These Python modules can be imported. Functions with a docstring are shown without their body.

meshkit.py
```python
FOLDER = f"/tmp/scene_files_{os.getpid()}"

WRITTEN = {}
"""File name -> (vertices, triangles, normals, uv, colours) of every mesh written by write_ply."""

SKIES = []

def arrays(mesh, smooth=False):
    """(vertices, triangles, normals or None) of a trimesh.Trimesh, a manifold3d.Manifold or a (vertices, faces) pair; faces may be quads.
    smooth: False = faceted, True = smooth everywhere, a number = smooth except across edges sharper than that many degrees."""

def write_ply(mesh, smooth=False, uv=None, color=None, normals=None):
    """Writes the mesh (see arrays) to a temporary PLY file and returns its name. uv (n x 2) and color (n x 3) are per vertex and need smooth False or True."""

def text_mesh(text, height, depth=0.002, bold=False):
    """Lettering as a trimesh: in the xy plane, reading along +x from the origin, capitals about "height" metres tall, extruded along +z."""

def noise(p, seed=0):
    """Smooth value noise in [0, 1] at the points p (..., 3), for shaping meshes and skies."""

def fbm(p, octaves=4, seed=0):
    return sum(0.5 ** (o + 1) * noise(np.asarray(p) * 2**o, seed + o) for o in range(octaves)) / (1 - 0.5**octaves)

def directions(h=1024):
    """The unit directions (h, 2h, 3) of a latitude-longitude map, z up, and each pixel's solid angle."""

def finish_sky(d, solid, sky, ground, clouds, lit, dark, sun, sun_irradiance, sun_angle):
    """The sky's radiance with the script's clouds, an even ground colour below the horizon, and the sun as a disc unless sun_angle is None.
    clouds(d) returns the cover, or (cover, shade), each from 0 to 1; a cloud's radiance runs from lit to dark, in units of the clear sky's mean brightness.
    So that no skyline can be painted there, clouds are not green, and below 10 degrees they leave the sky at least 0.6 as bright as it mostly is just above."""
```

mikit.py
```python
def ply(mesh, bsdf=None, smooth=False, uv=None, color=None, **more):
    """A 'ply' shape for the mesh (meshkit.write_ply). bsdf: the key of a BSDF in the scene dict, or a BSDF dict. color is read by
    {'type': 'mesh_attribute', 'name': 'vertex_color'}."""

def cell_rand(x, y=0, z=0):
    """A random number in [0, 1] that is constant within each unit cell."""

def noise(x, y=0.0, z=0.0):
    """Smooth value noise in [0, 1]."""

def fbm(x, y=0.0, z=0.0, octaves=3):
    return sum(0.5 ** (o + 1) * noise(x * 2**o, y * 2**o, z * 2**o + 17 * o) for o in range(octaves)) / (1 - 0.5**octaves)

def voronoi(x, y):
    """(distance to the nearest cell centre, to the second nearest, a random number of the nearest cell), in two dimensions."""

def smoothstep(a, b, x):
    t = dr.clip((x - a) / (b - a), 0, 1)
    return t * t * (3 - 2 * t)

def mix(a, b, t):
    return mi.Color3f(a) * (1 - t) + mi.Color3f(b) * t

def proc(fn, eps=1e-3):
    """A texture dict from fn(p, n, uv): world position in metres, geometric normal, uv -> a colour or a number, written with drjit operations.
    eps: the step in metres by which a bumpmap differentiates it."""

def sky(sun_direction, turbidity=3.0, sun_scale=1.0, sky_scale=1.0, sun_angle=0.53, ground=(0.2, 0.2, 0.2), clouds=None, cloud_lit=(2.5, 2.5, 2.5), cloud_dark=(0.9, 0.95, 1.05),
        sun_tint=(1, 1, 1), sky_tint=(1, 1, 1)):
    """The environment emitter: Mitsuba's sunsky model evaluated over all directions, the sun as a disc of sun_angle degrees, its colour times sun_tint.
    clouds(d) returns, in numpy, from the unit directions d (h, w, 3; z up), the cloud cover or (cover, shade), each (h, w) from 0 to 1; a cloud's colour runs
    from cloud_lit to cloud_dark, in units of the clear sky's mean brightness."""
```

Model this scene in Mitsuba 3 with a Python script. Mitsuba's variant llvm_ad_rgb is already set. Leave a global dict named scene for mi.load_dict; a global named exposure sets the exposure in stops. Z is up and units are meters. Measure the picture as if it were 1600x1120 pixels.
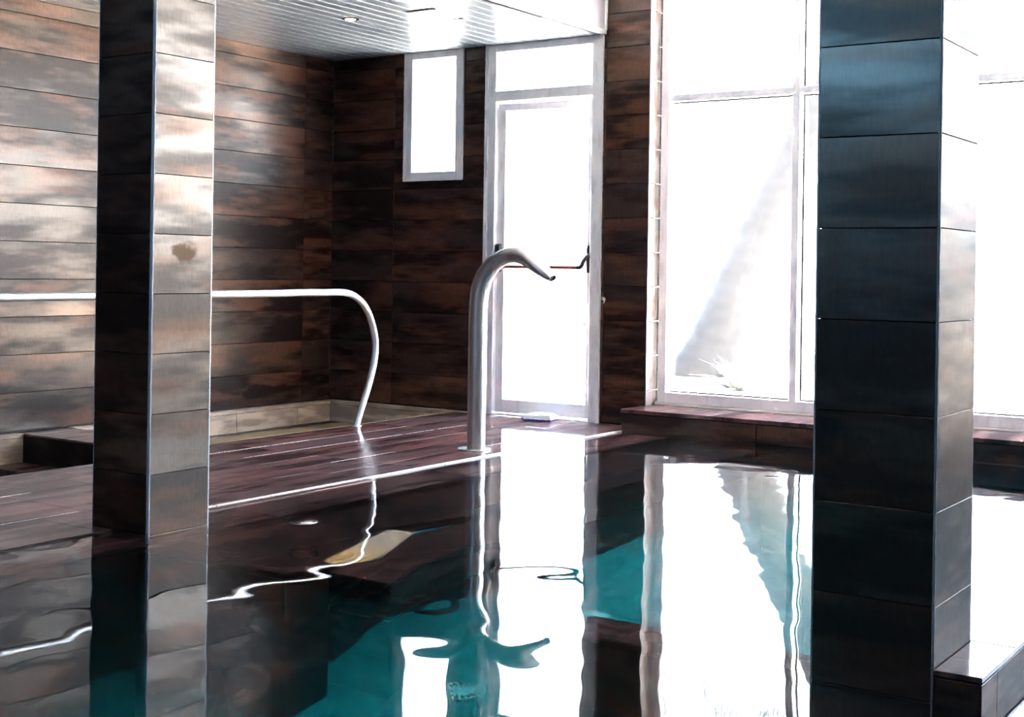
import math, random
import numpy as np
import trimesh
import mitsuba as mi
import drjit as dr
import manifold3d as m3
from shapely.geometry import Polygon, box as sbox
import mikit, meshkit
from mikit import proc, fbm, noise, cell_rand, smoothstep, mix

T = mi.ScalarTransform4f
rng = np.random.default_rng(7)
random.seed(7)
scene, labels = {}, {}

# ------------------------------------------------------------------ camera, sky, exposure
FPX, YAW, CYP, ROLL = 2096.73, 0.5951, 420.9, 0.0149
_fw = np.array([-math.sin(YAW), math.cos(YAW), 0.0])
_rt = np.array([math.cos(YAW), math.sin(YAW), 0.0])
_up = np.array([0, 0, 1.0]) * math.cos(ROLL) + _rt * (-math.sin(ROLL))
_eye = np.array([0, 0, 1.0])
scene['camera'] = {
    'type': 'perspective', 'fov': math.degrees(2 * math.atan(800 / FPX)), 'fov_axis': 'x',
    'principal_point_offset_x': 0.0, 'principal_point_offset_y': (560.0 - CYP) / 1120.0,
    'near_clip': 0.05, 'far_clip': 300.0,
    'to_world': T().look_at(origin=_eye.tolist(), target=(_eye + _fw).tolist(), up=_up.tolist()),
}


def haze(d):
    n = meshkit.fbm(d * 2.3 + 5.0, 4, seed=3)
    return np.clip(0.55 + 0.5 * (n - 0.5), 0, 1), np.clip(0.25 + 0.5 * (n - 0.5), 0, 1)


scene['sky'] = mikit.sky((0.54, -0.03, 0.84), turbidity=3.0, sun_scale=0.9, sky_scale=1.0, sun_tint=(0.93, 0.98, 1.08), ground=(0.45, 0.44, 0.42),
                         clouds=haze, cloud_lit=(1.29, 1.27, 1.24), cloud_dark=(0.95, 0.98, 1.03))
exposure = 6.95

# ------------------------------------------------------------------ measures
S = 0.2225                       # tile course
XL, YB, ZC, ZH = -6.803, 7.619, 2.549, 3.34
ZL = 0.0108                      # first joint on the walls
XCH, XE = -4.13, -3.79           # overflow channel, pool edge
YBENCH, YW = 7.344, 7.74
XT, XTL = -5.58, -6.73           # trench: deck side, ledge side
XR, YN = 3.5, -2.5               # right and rear walls
WZ = -0.004                      # water level


# ------------------------------------------------------------------ materials
def mat(key, d, two=True):
    scene[key] = {'type': 'twosided', 'bsdf': d} if two else d


def rgb(*c):
    return {'type': 'rgb', 'value': list(c)}


def pr(col, rough, metal=0.0, spec=0.5, **k):
    return {'type': 'principled', 'base_color': rgb(*col) if isinstance(col, tuple) else col,
            'roughness': rough, 'metallic': metal, 'specular': spec, **k}


def oxide(a, b, row, seg):
    """the tile's glaze: (rust amount, pale amount, fine grain), a along the plank and b across"""
    r = cell_rand(row, seg, 3)
    q = cell_rand(row, seg, 8)
    n1 = fbm(a * 2.6 + r * 41, b * 11 + q * 29, row * 0.37, 4)
    n2 = fbm(a * 7.0 + q * 17, b * 34 + r * 11, seg * 0.71, 3)
    n3 = noise(a * 150, b * 60, row) * 0.5 + noise(a * 420, b * 25, 2.0) * 0.5
    rust = smoothstep(0.46, 0.68, n1 * 0.75 + n2 * 0.25 + (q - 0.5) * 0.10)
    pale = smoothstep(0.36, 0.66, fbm(a * 1.9 + q * 23, b * 8 + r * 31, 4.0 + row, 4) * 0.8 + n2 * 0.2 + (r - 0.5) * 0.12)
    return rust, pale, n3


def wall_ab(p, z0, n=None):
    a, b = p.x + p.y, p.z - z0
    row = dr.floor(b / S)
    seg = mi.Float(0) if n is None else dr.select(dr.abs(n.x) > 0.5, dr.floor((p.y - 7.31) / 1.75), dr.floor((p.x + 6.207) / 1.777) + 40)
    return a, b, row, seg


def tile_material(key, ab, rough0=0.30, rough1=0.20, dark=(0.014, 0.0075, 0.0065), rustc=(0.14, 0.055, 0.032), palec=(0.045, 0.026, 0.021),
                  f0=0.034, f1=0.066, stain=None, wet=None, spec=0.16, rough_a=0.34, rustk=0.45):
    def col(p, n, uv):
        rust, pale, g = oxide(*ab(p, n))
        c = mix(mix(dark, palec, pale * 0.75), rustc, rust * 0.55)
        c = c * (0.75 + 0.5 * g)
        if stain is not None:
            s = stain(p)
            c = mix(c, (0.05, 0.025, 0.012), s)
        return c

    def metal(p, n, uv):
        rust, pale, g = oxide(*ab(p, n))
        return f0 + (f1 - f0) * pale

    def sheen_col(p, n, uv):
        rust, pale, g = oxide(*ab(p, n))
        c = mix((0.47, 0.375, 0.305), (0.86, 0.70, 0.56), pale)
        c = mix(c, (0.70, 0.43, 0.30), dr.minimum(rust * rustk, 1.0)) * (0.86 + 0.28 * g)
        if stain is not None:
            c = mix(c, (0.16, 0.10, 0.06), stain(p))
        return c

    def rough(p, n, uv):
        rust, pale, g = oxide(*ab(p, n))
        return rough0 + (rough1 - rough0) * pale + 0.06 * g if wet is None else wet(p, n, uv) + 0.02
    # a metal-oxide glaze: a dark body under a thin semi-metallic skin
    mat(key, {'type': 'blendbsdf', 'weight': proc(metal),
              'a': pr(proc(col), proc(wet) if wet else rough_a, 0.0, spec),
              'b': {'type': 'principled', 'base_color': proc(sheen_col), 'metallic': 1.0, 'roughness': proc(rough), 'specular': 0.5}})


def burn(p):
    d2 = dr.square((p.y - 3.505) / 0.050) + dr.square((p.z - 1.048) / 0.036)
    n = fbm(p.y * 45, p.z * 45, 1.0, 3)
    return smoothstep(0.75, 0.15, d2 * 0.42 + (n - 0.5) * 1.1) * smoothstep(-3.88, -3.87, p.x) * smoothstep(-3.84, -3.85, p.x)


tile_material('wall_tile', lambda p, n: wall_ab(p, ZL, n), rustc=(0.145, 0.058, 0.034), dark=(0.011, 0.0065, 0.006), palec=(0.036, 0.022, 0.018))
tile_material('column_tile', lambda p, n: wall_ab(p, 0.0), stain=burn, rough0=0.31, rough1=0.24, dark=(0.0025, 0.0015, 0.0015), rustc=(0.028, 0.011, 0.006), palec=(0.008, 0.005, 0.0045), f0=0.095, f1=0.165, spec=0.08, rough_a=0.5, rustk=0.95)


def deck_ab(p, n):
    return p.y, p.x, dr.floor((p.x - XCH) / 0.235), dr.floor(p.y / 1.33)



def wet_deck(p, n, uv):
    near = smoothstep(5.0, 6.6, p.y) * smoothstep(-5.9, -5.2, p.x)
    return 0.22 - 0.175 * smoothstep(0.30, 0.62, fbm(p.x * 2.3, p.y * 1.1, 3.0, 3) * 0.7 + 0.42 * near)


tile_material('deck_tile', deck_ab, wet=wet_deck, rough0=0.20, rough1=0.10, dark=(0.030, 0.017, 0.018), rustc=(0.20, 0.082, 0.076), palec=(0.125, 0.078, 0.080), f0=0.05, f1=0.10)
mat('pool_tile', pr(proc(lambda p, n, uv: mix((0.008, 0.006, 0.006), (0.035, 0.018, 0.016), smoothstep(0.45, 0.75, fbm(p.x * 3 + p.y * 3, p.z * 9 + p.x * 2, 0, 4)))), 0.5, 0.0, 0.08))
mat('submerged_tile', pr(proc(lambda p, n, uv: mix((0.020, 0.012, 0.012), (0.085, 0.038, 0.034), smoothstep(0.45, 0.72, fbm(p.x * 3, p.y * 3, 4.0, 4) * 0.7 + 0.3 * fbm(p.x * 14, p.y * 9, 2.0, 3)))), 0.5, 0.0, 0.08))


def teal(p, n, uv):
    t = fbm(p.x * 1.3, p.y * 1.3, p.z * 1.3, 3)
    g = noise(p.x * 12, p.y * 3, p.z * 12)
    return mix((0.002, 0.135, 0.15), (0.003, 0.225, 0.23), t) * (0.85 + 0.3 * g)


mat('teal_tile', pr(proc(teal), 0.5, 0.0, 0.05))
mat('pale_teal', pr((0.01, 0.24, 0.30), 0.5, 0.0, 0.05))
mat('dark_grout', pr((0.02, 0.016, 0.014), 0.7))
mat('pale_grout', pr((0.55, 0.52, 0.50), 0.35))
mat('channel_stone', pr((0.62, 0.56, 0.52), 0.25))
mat('sand_stone', pr(proc(lambda p, n, uv: mix((0.36, 0.27, 0.13), (0.20, 0.14, 0.07), fbm(p.x * 14, p.y * 9, 0, 4))), 0.5))
mat('step_stone', pr(proc(lambda p, n, uv: mix(mix((0.75, 0.45, 0.16), (0.55, 0.50, 0.40), smoothstep(3.72, 3.95, p.y)), (0.5, 0.36, 0.2), fbm(p.x * 20, p.y * 6, 0, 3))), 0.5))
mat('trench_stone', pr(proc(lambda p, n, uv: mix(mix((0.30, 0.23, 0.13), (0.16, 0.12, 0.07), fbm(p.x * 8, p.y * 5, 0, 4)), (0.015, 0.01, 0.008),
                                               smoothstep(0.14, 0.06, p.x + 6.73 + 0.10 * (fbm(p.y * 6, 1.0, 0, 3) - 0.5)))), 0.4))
mat('ledge_stone', pr(proc(lambda p, n, uv: mix((0.50, 0.40, 0.30), (0.30, 0.22, 0.16), smoothstep(0.35, 0.65, fbm(p.x * 5 + p.y * 5, p.z * 22, 0, 4)))), 0.35))
mat('lit_reveal_tile', pr(proc(lambda p, n, uv: mix((0.36, 0.31, 0.28), (0.26, 0.17, 0.13), smoothstep(0.45, 0.7, fbm(p.y * 30, p.z * 9, 0, 3)))), 0.3))  # paler copy of the wall tile: window light put into the colour
mat('frame_aluminium', pr(proc(lambda p, n, uv: mix((0.84, 0.82, 0.83), (0.72, 0.70, 0.70), smoothstep(0.5, 0.8, fbm(p.x * 30, p.y * 30, p.z * 7, 3)))), 0.42, 0.0, 0.6))
mat('edge_trim', pr((0.30, 0.31, 0.34), 0.5, 0.3))
mat('gasket_rubber', pr((0.012, 0.012, 0.014), 0.8, 0.0, 0.04))
mat('black_plastic', pr((0.012, 0.013, 0.014), 0.35))
mat('red_paint', pr(proc(lambda p, n, uv: mix((0.45, 0.06, 0.05), (0.10, 0.07, 0.07), smoothstep(0.5, 0.62, fbm(p.x * 22, 3.0, 0, 3)))), 0.4))
mat('steel', {'type': 'roughconductor', 'material': 'none', 'specular_reflectance': rgb(0.60, 0.585, 0.57), 'alpha': 0.14, 'distribution': 'ggx'})
mat('rail_steel', {'type': 'roughconductor', 'material': 'none', 'specular_reflectance': rgb(0.86, 0.87, 0.88), 'alpha': 0.24, 'distribution': 'ggx'})
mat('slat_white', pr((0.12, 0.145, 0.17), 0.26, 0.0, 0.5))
mat('slat_glint', pr((0.55, 0.60, 0.66), 0.6, 0.0, 0.3))
mat('bulkhead_panel', pr((0.60, 0.54, 0.58), 0.10, 0.0, 0.6))
mat('white_trim', pr((0.80, 0.79, 0.77), 0.3))
mat('plaster', pr((0.50, 0.50, 0.51), 0.8))
mat('bag_film', pr(proc(lambda p, n, uv: mix((0.80, 0.81, 0.86), (0.05, 0.06, 0.30), smoothstep(0.020, 0.013, p.z + 0.006 * fbm(p.x * 60, p.y * 60, 0, 3)) )), 0.3))
mat('bag_print', pr((0.12, 0.07, 0.28), 0.35))
mat('lens_glass', pr((0.75, 0.85, 0.85), 0.15))
mat('grate_plastic', pr((0.10, 0.62, 0.60), 0.4))
mat('render_white', pr((0.085, 0.085, 0.09), 0.9, 0.0, 0.1))
mat('render_grey', pr((0.075, 0.075, 0.077), 0.9, 0.0, 0.1))
mat('paving', pr(proc(lambda p, n, uv: mix((0.66, 0.65, 0.62), (0.76, 0.75, 0.72), fbm(p.x * 3, p.y * 3, 0, 3))), 0.9))
mat('bark', pr(proc(lambda p, n, uv: mix((0.033, 0.033, 0.034), (0.042, 0.042, 0.043), noise(p.x * 4, p.y * 4, p.z * 14))), 0.9))
mat('frond', {'type': 'principledthin', 'base_color': rgb(0.30, 0.31, 0.29), 'roughness': 0.6, 'diff_trans': 0.9}, two=False)
mat('hedge_leaf', {'type': 'principledthin', 'base_color': rgb(0.03, 0.05, 0.02), 'roughness': 0.5, 'diff_trans': 0.5}, two=False)
scene['pane_glass'] = {'type': 'thindielectric', 'int_ior': 1.5}
scene['tinted_glass'] = {'type': 'thindielectric', 'int_ior': 1.5, 'specular_transmittance': rgb(0.22, 0.50, 0.72)}  # tint made up to dim and blue the added rear light
scene['pool_water_bsdf'] = {'type': 'dielectric', 'int_ior': 1.333, 'ext_ior': 1.0}
mat('lamp_glow', pr((0.9, 0.85, 0.75), 0.3))

# ------------------------------------------------------------------ helpers
_count = {}


def numbered(key):
    n = _count.get(key, -1) + 1
    _count[key] = n
    return key if n == 0 else f'{key}_{n:03d}'


def put(key, mesh, bsdf, smooth=False, **k):
    key = numbered(key)
    scene[key] = mikit.ply(mesh, bsdf, smooth, **k)
    return key


def thing(key, label=None, category=None, kind=None, group=None):
    key = numbered(key)
    d = {}
    if label: d['label'] = label
    if category: d['category'] = category
    if kind: d['kind'] = kind
    if group: d['group'] = group
    labels[key] = d
    return key


def bx(x0, x1, y0, y1, z0, z1, c=0.0):
    """a box, its edges chamfered by c"""
    if c <= 0:
        m = trimesh.creation.box((x1 - x0, y1 - y0, z1 - z0))
        m.apply_translation(((x0 + x1) / 2, (y0 + y1) / 2, (z0 + z1) / 2))
        return m
    pts = []
    for sx in (0, 1):
        for sy in (0, 1):
            for sz in (0, 1):
                X, Y, Z = (x0, x1)[sx], (y0, y1)[sy], (z0, z1)[sz]
                dx, dy, dz = c * (1 - 2 * sx), c * (1 - 2 * sy), c * (1 - 2 * sz)
                pts += [(X, Y + dy, Z + dz), (X + dx, Y, Z + dz), (X + dx, Y + dy, Z)]
    return trimesh.convex.convex_hull(np.array(pts))


def cat(*ms):
    return trimesh.util.concatenate(list(ms))


def prism(poly, z0, z1):
    m = trimesh.creation.extrude_polygon(poly if hasattr(poly, 'exterior') else Polygon(poly), z1 - z0, engine='earcut')
    m.apply_translation((0, 0, z0))
    return m


def tube(path, rad, n=20, caps=True, squash=None):
    P = np.array(path, float)
    R = np.full(len(P), rad) if np.isscalar(rad) else np.array(rad, float)
    t = np.gradient(P, axis=0)
    t /= np.linalg.norm(t, axis=1, keepdims=True)
    a = np.array([0, 1.0, 0]) if abs(t[0][1]) < 0.9 else np.array([1.0, 0, 0])
    V = []
    for i in range(len(P)):
        a = a - t[i] * (a @ t[i]); a /= np.linalg.norm(a)
        b = np.cross(t[i], a)
        ang = np.arange(n) / n * 2 * np.pi
        w = 1.0 if squash is None else squash[i]
        V.append(P[i] + R[i] * (np.outer(np.cos(ang), a) * w + np.outer(np.sin(ang), b)))
    V = np.vstack(V)
    F = []
    for i in range(len(P) - 1):
        for j in range(n):
            k = (j + 1) % n
            F += [[i * n + j, i * n + k, (i + 1) * n + k], [i * n + j, (i + 1) * n + k, (i + 1) * n + j]]
    if caps:
        c0, c1 = len(V), len(V) + 1
        V = np.vstack([V, P[:1], P[-1:]])
        e = (len(P) - 1) * n
        for j in range(n):
            k = (j + 1) % n
            F += [[c0, k, j], [c1, e + j, e + k]]
    m = trimesh.Trimesh(V, F, process=False)
    return m


def spline(pts, n=60):
    from scipy.interpolate import CubicSpline
    pts = np.array(pts, float)
    s = np.r_[0, np.cumsum(np.linalg.norm(np.diff(pts[:, :3], axis=0), axis=1))]
    return CubicSpline(s, pts)(np.linspace(0, s[-1], n))


def disc(r, z0, z1, c=0.0, n=32):
    prof = [(0, z0), (r, z0), (r, z1 - c), (r - c, z1), (0, z1)]
    return trimesh.creation.revolve(np.array(prof), sections=n)


def moved(m, x=0, y=0, z=0):
    m = m.copy(); m.apply_translation((x, y, z)); return m


_tiles = {}


def tile_mesh(w, h, t, c):
    """a tile with bevelled front edges; w along x, h along y, front at z = t"""
    V = [(0, 0, 0), (w, 0, 0), (w, h, 0), (0, h, 0), (0, 0, t - c), (w, 0, t - c), (w, h, t - c), (0, h, t - c),
         (c, c, t), (w - c, c, t), (w - c, h - c, t), (c, h - c, t)]
    F = []
    for i in range(4):
        j = (i + 1) % 4
        F += [(i, j, 4 + j), (i, 4 + j, 4 + i), (4 + i, 4 + j, 8 + j), (4 + i, 8 + j, 8 + i)]
    F += [(8, 9, 10), (8, 10, 11)]
    return trimesh.Trimesh(np.array(V, float), np.array(F), process=False)


def tile(holder, o, u, v, w, h, bsdf, t=0.010, c=0.0014, g=0.0013, name='tile', jitter=0.0006):
    """one tile at o (its lower left corner on the backing), spanned by u and v"""
    if w < 0.012 or h < 0.012:
        return
    u, v = np.array(u, float), np.array(v, float)
    n = np.cross(u, v)
    k = (round(w, 4), round(h, 4), t, c, bsdf, g)
    if k not in _tiles:
        _tiles[k] = mikit.ply(tile_mesh(w - 2 * g, h - 2 * g, t, c), bsdf)
    o = np.array(o, float) + u * g + v * g + n * rng.uniform(-jitter, jitter)
    M = np.eye(4); M[:3, 0], M[:3, 1], M[:3, 2], M[:3, 3] = u, v, n, o
    scene[numbered(holder + '__' + name)] = {**_tiles[k], 'to_world': T(M.tolist())}


def tile_face(holder, o, u, v, ubreaks, vbreaks, bsdf, holes=(), **k):
    """tiles between the breaks on the plane at o; holes are (u0, u1, v0, v1)"""
    u, v, o = np.array(u, float), np.array(v, float), np.array(o, float)
    n = np.cross(u, v)
    for v0, v1 in zip(vbreaks[:-1], vbreaks[1:]):
        for u0, u1 in zip(ubreaks[:-1], ubreaks[1:]):
            r = sbox(u0, v0, u1, v1)
            for h in holes:
                r = r.difference(sbox(h[0], h[2], h[1], h[3]))
            for q in getattr(r, 'geoms', [r]):
                if q.is_empty or q.area < 1e-4:
                    continue
                a, b, c_, d = q.bounds
                if abs(q.area - (c_ - a) * (d - b)) < 1e-9:
                    tile(holder, o + u * a + v * b, u, v, c_ - a, d - b, bsdf, **k)
                else:
                    q = q.buffer(-0.0013, join_style=2)
                    if q.is_empty: continue
                    for qq in getattr(q, 'geoms', [q]):
                        m = trimesh.creation.extrude_polygon(qq, k.get('t', 0.010), engine='earcut')
                        M = np.eye(4); M[:3, 0], M[:3, 1], M[:3, 2], M[:3, 3] = u, v, n, o
                        m.apply_transform(M)
                        put(holder + '__' + k.get('name', 'tile'), m, bsdf)


def courses(z0, lo, hi, s=S):
    k0 = math.floor((lo - z0) / s + 1e-6) + 1
    b = [lo]
    z = z0 + k0 * s
    while z < hi - 0.012:
        if z - lo > 0.012: b.append(z)
        z += s
    return b + [hi]


X_, Y_, Z_ = (1, 0, 0), (0, 1, 0), (0, 0, 1)
TK = 0.010

# ------------------------------------------------------------------ left wall
w = thing('wall_left', 'left wall of long horizontal brown oxide tiles', kind='structure')
put(w + '__backing', bx(XL - 0.2, XL - TK, -2.6, YB + 0.25, -0.8, ZH), 'dark_grout')
# faces +X: u = +Y, v = +Z  (u x v = +X)
tile_face(w, (XL - TK, 0, 0), Y_, Z_, [-2.5, -1.4, 0.32, 2.06, 3.81, 5.56, 7.31, YB], courses(ZL, ZL, ZC), 'wall_tile')
tile_face(w, (XL - TK, 0, 0), Y_, Z_, [-2.5, -1.4, 0.45], courses(ZL, ZC, ZH), 'wall_tile')
put(w + '__dark_bead', bx(XL, XL + 0.006, -2.5, YB, 0.006, 0.012), 'dark_grout')  # thin dark bead in the joint between ledge and wall tiles

# ------------------------------------------------------------------ back wall with its openings
WIN1 = (-6.11, -5.587, 1.628, ZC)
DOOR = (-5.388, -4.452, -0.05, ZC)
XWL = -4.107
w = thing('wall_back', 'dark brown tiled back wall with the door and the narrow window', kind='structure')
poly = sbox(XL, -0.8, XWL - 0.010, ZH)
for h in (WIN1, DOOR):
    poly = poly.difference(sbox(h[0], h[2], h[1], h[3]))
parts_2d = [g for g in getattr(poly, 'geoms', [poly])]
ms = []
for g in parts_2d:
    m = trimesh.creation.extrude_polygon(g, 0.11, engine='earcut')
    M = np.eye(4); M[:3, :3] = np.array([[1, 0, 0], [0, 0, 1], [0, 1, 0]]).T
    m.apply_transform(np.array([[1, 0, 0, 0], [0, 0, 1, YB + TK], [0, 1, 0, 0], [0, 0, 0, 1.0]]))
    m.invert()
    ms.append(m)
put(w + '__backing', cat(*ms), 'dark_grout')
put(w + '__lintel', bx(XWL - 0.010, XR + 0.2, YB + TK, YB + TK + 0.25, 3.04, ZH), 'plaster')
put(w + '__sill_wall', bx(XWL - 0.010, XR + 0.2, YW, YB + TK + 0.25, -1.5, 0.158), 'plaster')
# faces -Y: u = +X, v = +Z gives u x v = -Y
tile_face(w, (0, YB + TK, 0), X_, Z_, [XL, -6.207, -4.95 - 0.43, -4.43], courses(ZL, ZL, ZC), 'wall_tile', holes=(WIN1, DOOR))
tile_face(w, (0, YB + TK, 0), X_, Z_, [-4.43, XWL], courses(ZL, ZL, ZH), 'wall_tile', holes=(DOOR,))
# reveal of the big window, facing +X
tile_face(w, (XWL - TK, 0, 0), Y_, Z_, [YB + 0.002, YW + 0.02], courses(ZL, 0.135, ZH), 'lit_reveal_tile')
tile_face(w, (XWL - TK, 0, 0), Y_, Z_, [YW + 0.02, YB + 0.26], courses(ZL, 0.135, ZH), 'wall_tile')
put(w + '__corner_bead', bx(XWL - 0.005, XWL + 0.0015, YB - 0.0015, YB + 0.004, 0.14, ZH), 'edge_trim')

# ------------------------------------------------------------------ other walls, high ceiling (outside the picture)
w = thing('wall_right', 'right wall of brown oxide tiles', kind='structure')
put(w + '__backing', bx(XR, XR + 0.2, YN - 0.2, YB + 0.25, -1.5, ZH), 'pool_tile')
w = thing('wall_rear', 'rear wall behind the pool', kind='structure')
RW = (-5.2, -2.3, 2.40, 3.22)  # added opening behind the viewer, lets bluish fill light in
put(w + '__backing', cat(bx(XL - 0.2, XR + 0.2, YN - 0.2, YN, -1.5, RW[2]), bx(XL - 0.2, RW[0], YN - 0.2, YN, RW[2], ZH), bx(RW[1], XR + 0.2, YN - 0.2, YN, RW[2], ZH), bx(RW[0], RW[1], YN - 0.2, YN, RW[3], ZH)), 'pool_tile')
c = thing('ceiling', 'white ceiling of narrow lengthwise metal slats', kind='structure')
put(c + '__upper_slab', bx(XL - 0.2, XR + 0.2, YN - 0.2, YB + 0.26, ZH, ZH + 0.25), 'plaster')
put(c + '__slat_backing', bx(XL - 0.2, -4.47, 0.5, YB + 0.02, ZC + 0.022, ZC + 0.05), 'slat_white')
# slats run away from the camera, one part each
pitch = 0.0985
x = XL
i = 0
prof = None
while x < -4.49:
    x1 = min(x + pitch - 0.008, -4.488)
    wd = x1 - x
    r = 0.0025
    pts = [(x, 0.020), (x, r), (x + r, 0.0), (x1 - r, 0.0), (x1, r), (x1, 0.020)]
    pg = Polygon(pts)
    m = trimesh.creation.extrude_polygon(pg, YB - 0.004 - 0.5, engine='earcut')
    m.apply_transform(np.array([[1, 0, 0, 0], [0, 0, 1, 0.5], [0, 1, 0, ZC], [0, 0, 0, 1.0]]))
    m.invert()
    put(c + '__slat', m, 'slat_white')
    if x1 < -4.50:
        put(c + '__slat_glint', bx(x1 + 0.0003, x1 + 0.0077, 0.5, YB - 0.004, ZC + 0.0012, ZC + 0.012), 'slat_glint')  # pale strip paints in the light caught on slat edges
    x += pitch
put(c + '__edge_slot', bx(-4.489, -4.466, 1.0, 6.90, ZC - 0.004, ZC + 0.01), 'gasket_rubber')
b = thing('trim_1', 'glossy bulkhead face with white edge profile at the step in the ceiling', kind='structure')
put(b + '__panel', bx(-4.47, -4.440, 0.5, YB, ZC + 0.012, ZH), 'bulkhead_panel')
put(b + '__return_panel', bx(XL, -4.44, 0.46, 0.499, ZC, ZH), 'bulkhead_panel')
put(b + '__edge_profile', bx(-4.464, -4.432, 0.5, YB - 0.002, ZC - 0.002, ZC + 0.030, 0.004), 'white_trim')
put(b + '__end_profile', bx(-4.441, -4.428, YB - 0.022, YB - 0.001, ZC + 0.03, ZH), 'white_trim')

# ------------------------------------------------------------------ floor: deck, trench
f = thing('floor', 'wet plum brown tiled pool deck', kind='structure')
deck = Polygon([(XT, 4.89), (XT, YB + 0.2), (XCH - 0.012, YB + 0.2), (XCH - 0.012, YBENCH + 0.0), (XCH - 0.012, 3.36), (-4.063, 3.36), (-4.063, YN), (-5.47, YN), (-5.47, 4.89)])
put(f + '__bed', prism(deck, -0.9, -0.010), 'pale_grout')
put(f + '__bridge_bed', bx(XL, XT, 4.89, 5.25, -0.8, -0.010), 'dark_grout')


def floor_row(xa, xb, ybr, bsdf='deck_tile', z=-0.010, holder=None, g=0.0008):
    for y0, y1 in zip(ybr[:-1], ybr[1:]):
        tile(holder or f, (xa, y0, z), X_, Y_, xb - xa, y1 - y0, bsdf, t=0.010, c=0.0015, g=g, jitter=0.0002)


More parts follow.
